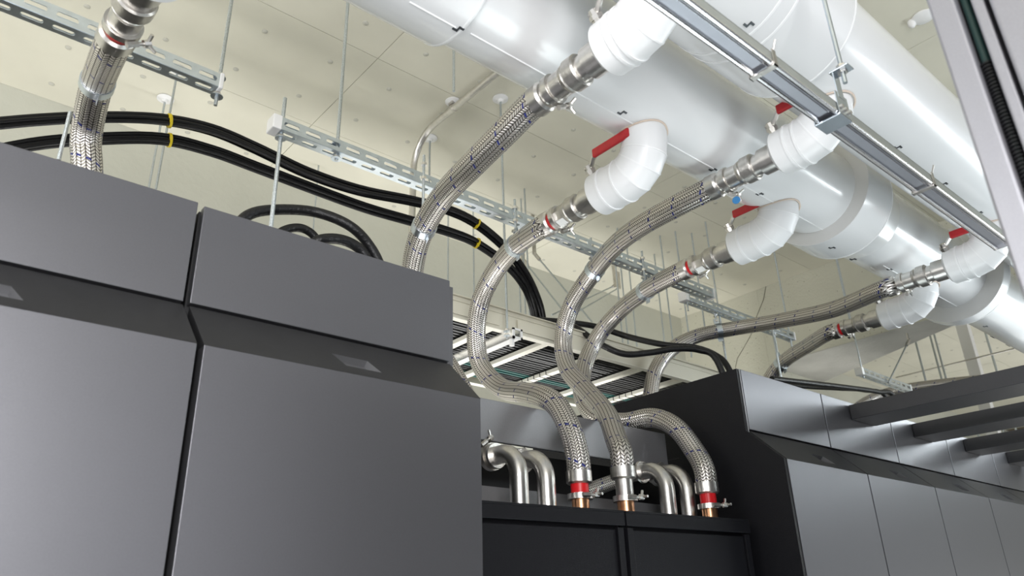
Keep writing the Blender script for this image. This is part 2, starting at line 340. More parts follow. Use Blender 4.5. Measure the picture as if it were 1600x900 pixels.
# ------------------------------------------------------------------ big insulated pipes
def clipmark(parent, p, n):
    n = Vector(n).normalized(); x = Vector((1, 0, 0)); y = n.cross(x)
    T = Matrix(((x.x, y.x, n.x, p.x), (x.y, y.y, n.y, p.y), (x.z, y.z, n.z, p.z), (0, 0, 0, 1)))
    m = MB(); m.box(-.012, .002, -.0085, -.003, -.001, .002, T); m.box(-.002, .012, .003, .0085, -.001, .002, T); m.box(-.002, .002, -.0085, .0085, -.001, .0018, T)
    m.build('seam_clip', 'clip', parent, 0)
def onpipe(px, py, c, r):
    """hit point of the pixel's ray with the pipe (axis along X, centre c=(Y,Z rel))"""
    v = ray(px, py); A = v.y**2+v.z**2; B = -2*(v.y*c[0]+v.z*c[1]); D = c[0]**2+c[1]**2-r*r; q = max(B*B-4*A*D, 0)
    return up(v*((-B-math.sqrt(q))/(2*A)))
def big_pipe(label, c, R0, segs, ends, clips):
    t = thing('insulated_pipe', label, 'pipe', (ends[0], c[0], CH+c[1]-R0), 'large white insulated pipes under the ceiling')
    MB().lathe((ends[0], c[0], CH+c[1]), (1, 0, 0), [(0, R0), (ends[1]-ends[0], R0)], 72).build('pipe_jacket', 'pipe', t)
    for kind, a, b, r in segs:
        if kind == 'sleeve':
            MB().lathe((a, c[0], CH+c[1]), (1, 0, 0), [(0, R0-.002), (0, r), (b-a, r), (b-a, R0-.002)], 72).build('sleeve', 'pipe', t)
            MB().lathe((a-.0015, c[0], CH+c[1]), (1, 0, 0), [(0, R0+.001), (0, r-.001), (.0012, r-.001)], 72).build('sleeve_end', 'pipe_flat', t)
            e = MB(); ringband(e, (b-.006, c[0], CH+c[1]), (1, 0, 0), r-.001, r+.0012, .004, 72); e.build('end_bead', 'seam', t)
        elif kind == 'cone':
            MB().lathe((a, c[0], CH+c[1]), (1, 0, 0), [(0, r), (b-a, R0)], 72).build('tapered_end', 'pipe', t)
        elif kind == 'seam':
            e = MB(); ringband(e, (a, c[0], CH+c[1]), (1, 0, 0), r-.002, r+.0015, .006, 72); e.build('joint_bead', 'seam', t)
    for px, py, r in clips:
        p = onpipe(px, py, c, r); clipmark(t, p, (0, p.y-c[0], p.z-CH-c[1]))
    return t
P1 = (1.100, 1.424); R1 = .157; P2 = (.695, 1.415); R2 = .157
def xat(px, py, c, r): return onpipe(px, py, c, r).x
x1a = xat(715, 60, P1, .18); xa, xb = xat(1290, 375, P1, .2), xat(1385, 345, P1, .2); xc = xat(1500, 505, P1, .22)
pipe1 = big_pipe('white insulated pipe nearer the rear wall, with stepped sleeves', P1, R1,
    [('sleeve', -2, x1a, .173), ('sleeve', xa, xb, .205), ('cone', xb, xb+.16, .190), ('sleeve', xc-.06, xc+.02, .225), ('cone', xc+.02, xc+.14, .20)], (-2.2, 6.6),
    [(716, 45, .173), (972, 176, R1), (1114, 265, R1), (1187, 303, R1), (1287, 361, R1), (1300, 387, .205), (1333, 405, .205), (1390, 421, R1), (1462, 465, R1), (1503, 488, R1), (1540, 510, .2), (1551, 527, R1), (1575, 540, R1)])
# lengthwise seam along the lower face of pipe 1
def seam(parent, c, r, pa, pb):
    a = onpipe(*pa, c, r); b = onpipe(*pb, c, r); 
    MB().sweep([(a.x, a.y, a.z), (b.x, a.y, a.z)], .0022, 6).build('lengthwise_seam', 'seam', parent)
seam(pipe1, P1, .173, (640, 3), (712, 43)); seam(pipe1, P1, R1, (735, 52), (1290, 360)); seam(pipe1, P1, R1, (1380, 415), (1500, 487))
y0, y1 = xat(1075, 65, P2, .183), xat(1290, 110, P2, .183)
pipe2 = big_pipe('white insulated pipe passing almost overhead, behind the aluminium raceway', P2, R2,
    [('sleeve', xat(1000, 0, P2, .183)-.1, y1, .183), ('seam', xat(1210, 50, P2, .183), 0, .183), ('seam', xat(1100, 85, P2, .183), 0, .183)], (-2.2, 6.6),
    [(1170, 38, .183), (1403, 230, R2), (1475, 287, R2), (1530, 332, R2)])
# ------------------------------------------------------------------ valves and hoses
HR = .0355
def valve(p0, ec, label, lever=True, off=.205):
    """white jacketed ball valve: p0 = hose braid end, ec = centre of the big pipe (Y, Z rel)"""
    X = p0.x; Z = p0.z; ya = p0.y-off; r = .065; ye = ec[0]+.015; RB = .085; zt = CH+ec[1]-.05
    t = thing('insulated_valve', label, 'valve', (X, ya, Z), 'white jacketed valves with red levers')
    MB().lathe((X, ya, Z), (0, -1, 0), [(0, .03), (.002, r-.012), (.012, r), (ya-ye-RB, r)], 32).build('valve_jacket', 'jacket', t)
    arc = [(X, ye+RB-RB*math.sin(a), Z+RB-RB*math.cos(a)) for a in [math.pi/2*k/4 for k in range(5)]]
    eb = MB(); 
    pts = arc+[(X, ye, zt)]
    rings = []
    for i, p in enumerate(pts):
        a = math.pi/2*min(i, 4)/4; tdir = Vector((0, -math.cos(a), math.sin(a))); nrm = Vector((0, math.sin(a), math.cos(a)))
        rings.append([Vector(p)+(nrm*math.cos(2*math.pi*j/32)+Vector((1, 0, 0))*math.sin(2*math.pi*j/32))*(r+.001) for j in range(32)])
    # keep the inner side of the tight bend from folding over
    vs = [q for R_ in rings for q in R_]; fs = [(i*32+j, (i+1)*32+j, (i+1)*32+(j+1) % 32, i*32+(j+1) % 32) for i in range(len(rings)-1) for j in range(32)]
    eb.add(vs, fs).build('elbow_jacket', 'jacket', t, 15)
    for yy in (ye+RB, ya-.055):
        e = MB(); ringband(e, (X, yy, Z), (0, 1, 0), r-.002, r+.003, .006, 32); e.build('jacket_band', 'seam', t)
    for i in (1, 2, 3):
        a = math.pi/2*i/4; e = MB(); ringband(e, arc[i], (0, -math.cos(a), math.sin(a)), r-.002, r+.002, .004, 32); e.build('elbow_seam', 'seam', t)
    zb = CH+ec[1]-R1*.93; e = MB()
    pr = []
    for j in range(33):
        th = 2*math.pi*j/32; xx = (r+.003)*math.cos(th); yy = ye+(r+.003)*math.sin(th); dy = yy-ec[0]
        pr.append((X+xx, yy, CH+ec[1]-math.sqrt(max(R1*R1-dy*dy, 0))-.002))
    e.sweep(pr, .0028, 6, False).build('sealant_bead', 'beadtan', t)
    sd = Vector((-.58, 0, .81)); c0 = Vector((X, ya-.022, Z)); yv = Vector((0, 1, 0))
    st = MB(); st.lathe(c0+sd*(r-.012), sd, [(0, .014), (.016, .014), (.016, .017), (.026, .017), (.026, .011), (.040, .011), (.042, .005)], 8)
    st.build('stem_nut', 'steel', t)
    if lever:
        q = c0+sd*(r+.020)
        lv = MB().sweep([q+yv*.014, q-yv*.010, q-yv*.030+sd*.018, q-yv*.050+sd*.024], .007, 6).build('lever', 'steel', t)
        g0 = q+sd*.028
        MB().box(g0.x-.006, g0.x+.006, g0.y-.175, g0.y-.035, g0.z-.014, g0.z+.014).build('grip', 'red', lv, 0, .004)
    return t
def top_fitting(t, p0, red, label_plate, tagged=False, ln=.24, big=False):
    """steel couplings between braid end and valve, along -Y"""
    ax = Vector((0, -1, 0)); k = ln/.24
    MB().lathe(p0+Vector((0, .022, 0)), ax, [(0, HR), (.0, HR+.0035), (.030, HR+.0035), (.036, HR-.002), (.038, .02)], 28).build('ferrule', 'steel', t)
    a = p0+ax*.014
    if red: MB().lathe(a, ax, [(0, .0285), (.018, .0285)], 28).build('red_band', 'redband', t)
    else: MB().lathe(a, ax, [(0, .0275), (.018, .0275)], 28).build('neck', 'steel', t)
    wing_clamp(t, p0+ax*.038, ax, (.5, 0, -.8) if not tagged else (.3, 0, -.9), .039)
    MB().lathe(p0+ax*.045, ax, [(0, .030), (.004, .033), (.038, .033), (.041, .030)], 8 if label_plate else 24).build('adapter', 'steel', t)
    if label_plate:
        n = Vector((-.35, 0, -.94)).normalized(); s = n.cross(ax); c0 = p0+ax*.064+n*.0312
        MB().prism([c0-ax*.016-s*.013, c0+ax*.016-s*.013, c0+ax*.016+s*.013, c0-ax*.016+s*.013], n*.0012).build('label_plate', 'label', t, 0)
    MB().lathe(p0+ax*.086, ax, [(0, .028), (0, .035), (.008, .037), (.012, .034), (.015, .034), (.017, .041), (.046, .041), (.050, .037), (.050, .030)], 28).build('coupling_nut', 'steel_d', t)
    MB().lathe(p0+ax*.134, ax, [(0, .031), (.022, .031), (.026, .040), (.075, .040)], 28).build('stub', 'steel', t)
    if tagged:
        c = p0+ax*.05+Vector((.01, 0, -.07))
        MB().lathe(c, (1, .3, 0), [(0, .012), (.002, .012)], 16).build('round_tag', 'blue', t)
def end_fitting(t, p, red):
    """bottom end going straight down into the black unit"""
    ax = Vector((0, 0, -1)); zt = CH+.29; L = p.z-zt
    MB().lathe(p-ax*.028, ax, [(0, HR), (0, HR+.003), (.032, HR+.003), (.037, HR-.004), (.037, .02)], 28).build('ferrule', 'steel', t)
    a = p+ax*.008; q = L-.052
    if red: MB().lathe(a, ax, [(0, .0265), (q, .0265)], 28).build('red_band', 'redband', t)
    else: MB().lathe(a, ax, [(0, .0265), (q, .0265)], 28).build('neck', 'steel', t)
    wing_clamp(t, (p.x, p.y, zt+.043), (0, 0, 1), (-.35, -.93, 0), .037)
    MB().lathe((p.x, p.y, zt+.036), ax, [(0, .0255), (.040, .0255)], 28).build('copper_stub', 'copper', t)
def hose(label, p0, pts, end=None, red_top=False, plate=False, tagged=False, red_end=False, topfit=True, hr=HR):
    t = thing('braided_hose', label, 'hose', p0, 'steel braided coolant hoses')
    path = [p0, p0+Vector((0, .05, 0))]+pts if topfit else [p0]+pts
    if end is not None: path += [end+Vector((0, 0, .07)), end]
    MB().sweep(cr(path, 14), hr, 28).build('braid', 'braid', t)
    if topfit: top_fitting(t, p0, red_top, plate, tagged)
    if end is not None: end_fitting(t, end, red_end)
    return t, cr(path, 14)
def pts(l, drop=None):
    o = [pY(*a) for a in l]
    if drop:
        dv = o[-1]-o[-2]; k = (ZT-.003-o[-1].z)/dv.z if dv.z < -1e-4 else 0; hx = math.hypot(dv.x, dv.y)*k
        if hx > .05: k *= .05/hx
        o.append(Vector((o[-1].x+dv.x*k, o[-1].y+dv.y*k, ZT-.003)))
    return o
H = {}
b0 = pY(184, 55, 1.47); b1 = pY(848, 153, 1.075); b2 = pY(859, 348, 1.515); b3 = pY(1120, 290, 1.085); b4 = pY(1074, 420, 1.515); b5 = pY(1395, 447, 1.085); b6 = pY(1309, 516, 1.515)
H[1] = hose('braided steel hose at far left, dropping behind the leftmost cabinet', b0, pts([(152, 130, 1.72), (139, 185, 1.84), (134, 225, 1.88), (136, 262, 1.88)], 1), red_top=True)
H[2] = hose('braided steel hose dropping behind the wide dark cabinet', b1, pts([(790, 206, 1.22), (738, 258, 1.38), (695, 303, 1.55), (664, 352, 1.70), (648, 400, 1.82), (645, 450, 1.92), (660, 510, 1.98), (695, 565, 1.96), (722, 612, 1.90), (740, 660, 1.86), (760, 720, 1.84)]))
H[3] = hose('braided steel hose in a big loop, ending leftmost on the black unit', b2, pts([(806, 384, 1.76), (776, 420, 1.92), (752, 468, 2.06), (744, 522, 2.12), (752, 572, 2.12), (785, 607, 2.02), (825, 614, 1.85), (852, 621, 1.73), (872, 636, 1.67), (891, 672, 1.615)]), pY(905, 752, 1.59), True, True, False, True)
H[4] = hose('braided steel hose in an S-curve, ending between the two black units', b3, pts([(1055, 323, 1.25), (1000, 354, 1.43), (960, 385, 1.62), (927, 425, 1.80), (893, 478, 1.96), (880, 530, 2.02), (888, 577, 1.98), (918, 612, 1.86), (948, 648, 1.70), (964, 690, 1.60)]), pY(974, 745, 1.555), tagged=True)
H[5] = hose('braided steel hose passing behind the S-curved one, ending rightmost', b4, pts([(1012, 452, 1.74), (968, 486, 1.98), (932, 530, 2.12), (911, 580, 2.13), (911, 622, 2.02), (933, 652, 1.93), (975, 660, 1.84), (1020, 653, 1.74), (1056, 668, 1.64), (1086, 706, 1.57)]), pY(1105, 768, 1.53), True, True, False, True)
H[6] = hose('long braided steel hose clamped under the short strut, right of centre', b5, pts([(1300, 484, 1.42), (1215, 502, 1.72), (1150, 513, 1.93), (1090, 525, 2.07), (1048, 547, 2.15), (1024, 580, 2.19), (1016, 620, 2.195)], 1))
H[7] = hose('short dark braided steel hose dropping behind the first right-hand cabinet', b6, pts([(1262, 540, 1.74), (1228, 562, 1.93), (1207, 585, 2.04), (1199, 610, 2.07)], 1), red_top=True)
H[8] = hose('farthest braided steel hose, lying just above the nearest aisle beam', pY(1640, 580, 1.35), pts([(1560, 591, 1.6), (1490, 598, 1.85), (1425, 606, 2.1), (1375, 618, 2.3), (1340, 637, 2.42), (1325, 662, 2.45)], 1), topfit=False)
H[9] = hose('dark braided hose in the recess behind the middle hose end', pY(905, 772, 1.72), pts([(930, 763, 1.72), (960, 752, 1.72), (985, 743, 1.73)]), topfit=False, hr=.024)
valve(b0, P1, 'white jacketed valve above the far-left hose')
valve(b1, P2, 'white jacketed valve at the top centre, cut by the image edge')
valve(b2, P1, 'white jacketed elbow valve feeding the big loop hose')
valve(b3, P2, 'white jacketed valve behind the raceway joint, with red lever')
valve(b4, P1, 'white jacketed elbow valve in the middle of the row')
valve(b5, P2, 'white jacketed valve at the right end of the raceway')
valve(b6, P1, 'white jacketed elbow valve farthest from the camera')
# ------------------------------------------------------------------ slotted struts
def slotted(mb, O, ex, ez, L, w, pitch=.064, sl=.046, sw=.015):
    """strip with real slots: O origin on centreline, ex lengthwise, ez across"""
    O, ex, ez = Vector(O), Vector(ex), Vector(ez); n = max(1, int(L/pitch)); p = L/n
    for k in range(n):
        c = O+ex*(p*(k+.5)); q = lambda a, b: c+ex*a+ez*b
        a, b, l, s = p/2, w/2, sl/2, sw/2; h = s/2
        vs = [q(-a, -b), q(a, -b), q(a, b), q(-a, b), q(-l, -h), q(-l+h, -s), q(l-h, -s), q(l, -h), q(l, h), q(l-h, s), q(-l+h, s), q(-l, h)]
        mb.add(vs, [(0, 1, 6, 5), (1, 7, 6), (1, 2, 8, 7), (2, 9, 8), (2, 3, 10, 9), (3, 11, 10), (3, 0, 4, 11), (0, 5, 4)])
def strut(label, x0, x1, Y, Z, caps=(True, True), w=.041, group='slotted steel struts'):
    t = thing('slotted_strut', label, 'strut', (x0, Y, CH+Z), group); h = w/2; L = x1-x0; z = CH+Z
    for nm, o, ez in (('front_web', (x0, Y-h, z), (0, 0, 1)), ('bottom_web', (x0, Y, z-h), (0, 1, 0)), ('rear_web', (x0, Y+h, z), (0, 0, 1))):
        mb = MB(); slotted(mb, o, (1, 0, 0), ez, L, w); ob = mb.build(nm, 'zinc', t, 0)
        s = ob.modifiers.new('thickness', 'SOLIDIFY'); s.thickness = .002; s.offset = 0
    for s_ in (-1, 1):
        MB().box(x0, x1, min(Y+s_*h, Y+s_*(h-.010)), max(Y+s_*h, Y+s_*(h-.010)), z+h-.002, z+h).build('lip', 'zinc', t, 0)
    if caps[0]: MB().box(x0-.024, x0+.003, Y-h-.003, Y+h+.003, z-h-.003, z+h+.003).build('end_cap', 'white', t, 0, .003)
    if caps[1]: MB().box(x1-.003, x1+.008, Y-h-.004, Y+h+.004, z-h-.004, z+h+.004).build('end_cap', 'white', t, 0, .003)
    return t
def Xat(px, py, Y): return pY(px, py, Y).x
strut('slotted strut at upper left behind the far-left hose', -1.2, Xat(340, 133, 1.70), 1.70, 1.315)
strut('long slotted strut across the middle holding four hoses', Xat(434, 200, 1.78), Xat(1108, 452, 1.78), 1.78, 1.32)
strut('short slotted strut right of the long one, over a hose clamp', Xat(1070, 462, 1.98), Xat(1236, 527, 1.98), 1.98, 1.40)
strut('farthest slotted strut piece above the first right-hand cabinet', Xat(1345, 584, 1.93), Xat(1396, 600, 1.93)+.2, 1.93, 1.305)
# ------------------------------------------------------------------ rods
def rod(label, px, py, Y, zb=None, zt=None, bot=None, top=None, r=.005, nut=None, flange=False, grp='threaded hanger rods'):
    """vertical rod through pixel (px,py) at depth Y; ends given as relative heights or pixel rows"""
    p = pY(px, py, Y); X = p.x
    def row(q): return pX(q[0], q[1], X).z-CH
    z1 = row(bot) if bot else zb; z2 = row(top) if top else (zt if zt is not None else 2.30)
    t = thing('hanger_rod', label, 'rod', (X, Y, CH+z1), grp)
    MB().sweep([(X, Y, CH+z1), (X, Y, CH+z2)], r, 8).build('rod', 'rod', t)
    for zn in (nut or []):
        MB().lathe((X, Y, CH+zn-.006), (0, 0, 1), [(0, .011), (.009, .011)], 6).build('nut', 'steel', t, 0)
        MB().lathe((X, Y, CH+zn-.0075), (0, 0, 1), [(0, .016), (.0015, .016)], 16).build('washer', 'zinc', t, 0)
    if flange: MB().lathe((X, Y, ZC-.0005), (0, 0, -1), [(0, .038), (.004, .038), (.010, .016), (.022, .012)], 24).build('ceiling_plate', 'white', t)
    return t
rod('rod at the end of the upper-left strut', 345, 110, 1.70, zb=1.25, nut=[1.285, 1.345])
rod('thick rod at the left end cap of the long strut', 437, 230, 1.78, bot=(414, 410), top=(446, 153), r=.006, nut=[1.29, 1.348])
rod('rod rising from the long strut to behind the white pipe', 535, 120, 1.78, zb=1.28, r=.0055, nut=[1.348, 1.292])
rod('rod beside the far-left hose above the leftmost cabinet', 100, 215, 1.9, bot=(93, 247), top=(110, 175), r=.005)
rod('rod from ceiling plate behind the black cable bundles, upper', 262, 195, 2.98, bot=(240, 300), flange=True)
rod('rod from ceiling plate behind the black cable bundles, lower', 250, 200, 3.22, bot=(233, 300), flange=True)
rod('thin rod near the rear wall behind the long strut', 496, 280, 3.3, bot=(491, 375), r=.0045)
rod('rod from ceiling plate right of the bent conduit', 671, 262, 2.72, bot=(668, 300), flange=True)
rod('thin rod above the right end of the wide dark cabinet', 700, 400, 3.2, bot=(698, 470), r=.0045)
rod('thin rod crossing the yellow cable ties', 740, 400, 3.1, bot=(738, 480), r=.0045)
rod('rod from ceiling plate to the cable tray bracket', 787, 330, 2.25, zb=1.08, flange=True, nut=[1.12, 1.10])
rod('rod ending above the conduit clamp, coming down past the white pipe', 709, 110, 1.85, bot=(710, 142))
rod('left of two close rods below the big loop valve', 1052, 340, 2.6, bot=(1075, 560))
rod('right of two close rods below the big loop valve', 1077, 340, 2.55, bot=(1098, 520))
rod('rod right of the loop valve rods, behind the S-curved hose', 1110, 400, 2.4, bot=(1128, 600))
rod('rod behind the short strut, left of the wall crack', 1125, 500, 2.005, zb=.815, zt=1.38, r=.0055)
rod('rod in front of the cracked wall, right of the short strut', 1219, 445, 1.98, zb=1.34)
rod('rod below the stepped sleeve of the rear pipe', 1312, 430, 1.86, bot=(1325, 520))
rod('rod standing on the first right-hand cabinet near the dark hose', 1215, 560, 1.86, bot=(1221, 600), top=(1209, 515), r=.0055)
rod('rod down to the farthest strut piece', 1336, 530, 1.93, zb=1.27, nut=[1.335])
rod('short rod at the left end of the short strut', 1074, 475, 1.98, bot=(1075, 486), zt=1.49, r=.004)
for k, (x, y, Y, b) in enumerate(((819, 440, 2.9, (822, 520)), (812, 450, 3.0, (815, 520)), (826, 450, 2.8, (830, 520)), (968, 480, 2.9, (973, 560)), (978, 500, 2.8, (986, 560)), (991, 500, 2.95, (997, 560)), (1033, 490, 2.9, (1040, 560)), (1046, 490, 2.7, (1057, 575)))):
    rod(['second rod above the tray under the cable bundle', 'leftmost rod above the tray under the cable bundle', 'third rod above the tray under the cable bundle', 'first rod under the ceiling brace bracket', 'second rod under the ceiling brace bracket', 'third rod under the ceiling brace bracket', 'rod left of the wall corner', 'rod right of the wall corner'][k], x, y, Y, bot=b, r=.0048)
# conduit bent from the ceiling
cx = pY(645, 300, 2.74).x; zc = pX(720, 160, cx).z; arc = [(cx, 2.56+.18*math.sin(a), zc-.18+.18*math.cos(a)) for a in [math.pi/2*k/8 for k in range(9)]]
t = thing('bent_conduit', 'steel conduit bending down from the ceiling left of the hoses', 'conduit', (cx, 2.76, CH+1.3))
MB().sweep([(cx, 1.2, zc)]+arc+[(cx, 2.74, CH+1.2)], .0165, 16).build('tube', 'steel', t)
yk = pX(708, 168, cx).y
e = MB(); ringband(e, (cx, yk, zc), (0, 1, 0), .016, .020, .02); e.build('conduit_clamp', 'steel', t)
MB().lathe((cx, yk, ZC-.0005), (0, 0, -1), [(0, .038), (.004, .038), (.010, .016), (.022, .012)], 24).build('ceiling_plate', 'white', t)
MB().sweep([(cx, yk, zc+.02), (cx, yk, ZC)], .005, 8).build('hanger_bolt', 'rod', t)
MB().box(cx-.018, cx+.018, yk-.015, yk+.015, zc+.018, zc+.05).build('clamp_bracket', 'steel_d', t, 0, .002)
# hose hangers under the struts
def hanger(i, px, py, Y, zs, label):
    path = H[i][1]; tgt = pY(px, py, Y); k = min(range(2, len(path)-2), key=lambda q: (path[q]-tgt).length)
    c = path[k]; ax = (path[k+1]-path[k-1]).normalized(); t = thing('hose_hanger', label, 'hanger', c, 'steel bands hanging the hoses from the struts')
    mb = MB(); ringband(mb, c, ax, HR+.0005, HR+.003, .026, 32); mb.build('band', 'zinc', t)
    upv = (Vector((0, 0, 1))-ax*ax.z).normalized()
    T = lambda a, w: [c+upv*(HR+.001)+ax.cross(upv)*a-ax*.012, c+upv*(HR+.001)+ax.cross(upv)*a+ax*.012, c+upv*(HR+.03)+ax.cross(upv)*a+ax*.012, c+upv*(HR+.03)+ax.cross(upv)*a-ax*.012]
    for a in (-.004, .002): MB().prism(T(a, 0), ax.cross(upv)*.002).build('ear', 'zinc', t, 0)
    q = c+upv*(HR+.018); s = ax.cross(upv); MB().sweep([q-s*.014, q+s*.014], .006, 6).build('bolt', 'steel', t)
    # closing lug below
    q2 = c-upv*(HR+.002)+s*.006; MB().prism([q2-ax*.012, q2+ax*.012, q2+ax*.012-upv*.014, q2-ax*.012-upv*.014], s*.003).build('closing_lug', 'zinc', t, 0)
    top = Vector((q.x, q.y, CH+zs+.06)); MB().sweep([q, Vector((q.x, q.y, CH+zs-.03)), top], .0045, 8).build('hanger_bolt', 'rod', t)
    for zz in (zs-.03, zs+.022): MB().lathe((q.x, q.y, CH+zz), (0, 0, 1), [(0, .010), (.009, .010)], 6).build('nut', 'steel', t, 0)
hanger(1, 152, 130, 1.72, 1.315, 'steel band around the far-left hose')
hanger(2, 655, 348, 1.72, 1.32, 'steel band around the hose behind the wide dark cabinet')
hanger(3, 812, 378, 1.75, 1.32, 'steel band around the top of the big loop hose')
hanger(4, 930, 418, 1.79, 1.32, 'steel band around the S-curved hose')
hanger(5, 1012, 452, 1.75, 1.32, 'steel band around the hose ending rightmost')
hanger(6, 1126, 517, 1.98, 1.40, 'steel band under the short strut')
hanger(7, 1222, 565, 1.97, 1.40, 'steel band around the short dark hose')
# ------------------------------------------------------------------ aluminium raceway
RY, RZ = .53, .908; xr0 = -.6; xr1 = pY(1562, 378, RY).x+.02
t = thing('raceway', 'long aluminium raceway running below the white pipes', 'raceway', (xr0, RY, CH+RZ)); z = CH+RZ; h = .0235
MB().box(xr0, xr1, RY-h, RY-h+.0018, z, z+.024).build('side_wall', 'galv', t, 0)
MB().box(xr0, xr1, RY+h-.0018, RY+h, z, z+.024).build('side_wall', 'galv', t, 0)
MB().box(xr0, xr1, RY-h, RY+h, z+.023, z+.025).build('top_wall', 'galv', t, 0)
for s_ in (-1, 1):
    a = RY+s_*(h-.0045); mb = MB(); mb.sweep([(xr0, a, z+.002), (xr1, a, z+.002)], .0055, 10); mb.build('lip', 'alu', t)
MB().box(xr0, xr1, RY-.0185, RY+.0185, z+.005, z+.007).build('cover', 'alu_d', t, 0)
mb = MB(); mb.sweep([(xr0, RY-.009, z+.004), (xr1, RY-.009, z+.004)], .0016, 6); mb.build('cover_rib', 'alu', t)
MB().box(xr1-.004, xr1, RY-h-.001, RY+h+.001, z-.002, z+.025).build('end_cap', 'alu', t, 0)
for k, (px, py) in enumerate(((1188, 88), (1438, 276))):
    x = pY(px, py, RY).x; cl = tag(MB().box(x-.006, x+.006, RY-h-.003, RY+h+.003, z-.006, z-.003).build('raceway_clip', 'steel_d', None, 0), ['dark spring clip around the upper part of the raceway', 'dark spring clip around the lower part of the raceway'][k], 'clip', 'raceway clips')
    for s_ in (-1, 1): MB().box(x-.006, x+.006, min(RY+s_*(h+.001), RY+s_*(h+.003)), max(RY+s_*(h+.001), RY+s_*(h+.003)), z-.006, z+.03).build('clip_leg', 'steel_d', cl, 0)
    MB().sweep([(x, RY-h-.003, z+.03), (x-.004, RY-h-.012, z+.045)], .002, 6).build('clip_spring', 'steel_d', cl)
x = pY(1300, 185, RY).x
j = thing('raceway_hanger', 'zinc joint bracket and rod hanging the raceway', 'hanger', (x, RY, z))
MB().box(x-.024, x+.024, RY-h-.004, RY+h+.004, z-.007, z-.003).build('joint_plate', 'zinc', j, 0, .001)
for s_ in (-1, 1): MB().box(x-.024, x+.024, min(RY+s_*(h+.002), RY+s_*(h+.004)), max(RY+s_*(h+.002), RY+s_*(h+.004)), z-.006, z+.05).build('side_plate', 'zinc', j, 0)
for q in (-.016, 0, .016): MB().lathe((x+q, RY-h-.004, z+.012), (0, -1, 0), [(0, .005), (.006, .005)], 6).build('bolt', 'steel', j, 0)
MB().box(x-.012, x+.012, RY-h-.0045, RY-h-.002, z+.04, z+.10).build('hanger_strap', 'zinc', j, 0)
MB().box(x-.014, x+.014, RY-.06, RY-h+.004, z+.10, z+.104).build('hanger_seat', 'zinc', j, 0, .001)
MB().sweep([(x, RY-.042, z+.07), (x, RY-.042, ZC)], .005, 8).build('rod', 'zinc', j)
for q in (.094, .106): MB().lathe((x, RY-.042, z+q), (0, 0, 1), [(0, .010), (.008, .010)], 6).build('nut', 'steel', j, 0)
MB().lathe((x, RY-h-.005, z+.012), (0, -1, 0), [(0, .004), (.002, .004)], 8).build('screw', 'steel', j)
# ------------------------------------------------------------------ cable tray with its cables
TZ = CH+1.12; ty0, ty1 = 2.26, 2.95; tx0, tx1 = .7, 4.6
t = thing('cable_tray', 'cream ladder cable tray seen from below behind the hoses', 'cable tray', (tx0, ty0, TZ))
def rail(y, s_):
    MB().box(tx0, tx1, y, y+.004, TZ, TZ+.092).build('side_rail', 'tray', t, 0)
    MB().box(tx0, tx1, min(y, y+s_*.03), max(y+.004, y+s_*.03), TZ-.003, TZ).build('rail_flange', 'rung', t, 0)
    MB().box(tx0, tx1, min(y, y-s_*.012), max(y+.004, y-s_*.012), TZ+.090, TZ+.095).build('rail_flange', 'tray', t, 0)
    MB().box(tx0, tx1, y-.0035, y, TZ+.070, TZ+.073).build('rail_rib', 'tray', t, 0)
tray = t
rail(ty0, 1); rail(ty1, -1)
for k in range(12):
    x = .93+.318*k
    mb = MB(); mb.box(x-.018, x+.018, ty0+.005, ty1, TZ+.004, TZ+.022); rg = mb.build('rung', 'rung', t, 0)
    if k % 2 == 1:
        for q in range(7): MB().box(x-.0195, x+.0195, ty0+.36+.045*q, ty0+.364+.045*q, TZ+.0025, TZ+.0232).build('rung_tie', 'black', rg, 0)
sx = 1.955
b = thing('tray_support', 'white channel under the cable tray held by a bracket and rod', 'support', (sx, ty0, TZ-.05))
MB().box(sx-.02, sx+.02, ty0-.05, ty1+.05, TZ-.046, TZ-.043).build('channel_base', 'white', b, 0)
for s_ in (-1, 1): MB().box(sx+s_*.02-.0015, sx+s_*.02+.0015, ty0-.05, ty1+.05, TZ-.046, TZ-.006).build('channel_side', 'alu', b, 0)
mb = MB(); mb.box(sx-.026, sx+.026, ty0-.056, ty0-.05, TZ-.05, TZ-.04); mb.box(sx-.026, sx+.026, ty0-.056, ty0-.05, TZ-.012, TZ-.004); mb.box(sx-.026, sx-.016, ty0-.056, ty0-.05, TZ-.05, TZ-.004); mb.box(sx+.016, sx+.026, ty0-.056, ty0-.05, TZ-.05, TZ-.004)
mb.build('channel_cap', 'white', b, 0)
MB().lathe((sx-.012, ty0-.03, TZ-.075), (0, 0, 1), [(0, .011), (.03, .011)], 6).build('bolt', 'white', b, 0)
ncab = 24
for k in range(ncab):
    y = ty0+.06+(ty1-ty0-.10)*k/(ncab-1); teal = k in (17, 18, 22, 23); rr = .0095 if not teal else .008
    lab = ('teal cable lying in the cream tray among black ones' if teal else 'black cable lying lengthwise in the cream tray')
    path = [(tx0+.4*i, y+random.uniform(-.004, .004), TZ+.024+rr+random.uniform(0, .002)) for i in range(11)]
    tag(MB().sweep(cr(path, 3), rr, 8).build('tray_cable', 'teal' if teal else 'black'), lab, 'cable', 'teal cables in the tray' if teal else 'black cables in the tray')
MB().box(1.55, 1.90, ty0-.008, ty0-.0036, TZ+.012, TZ+.062).build('joint_plate', 'tray', tray, 0, .001)
MB().box(2.0, 2.3, ty0-.008, ty0-.0036, TZ+.012, TZ+.062).build('joint_plate', 'tray', tray, 0, .001)
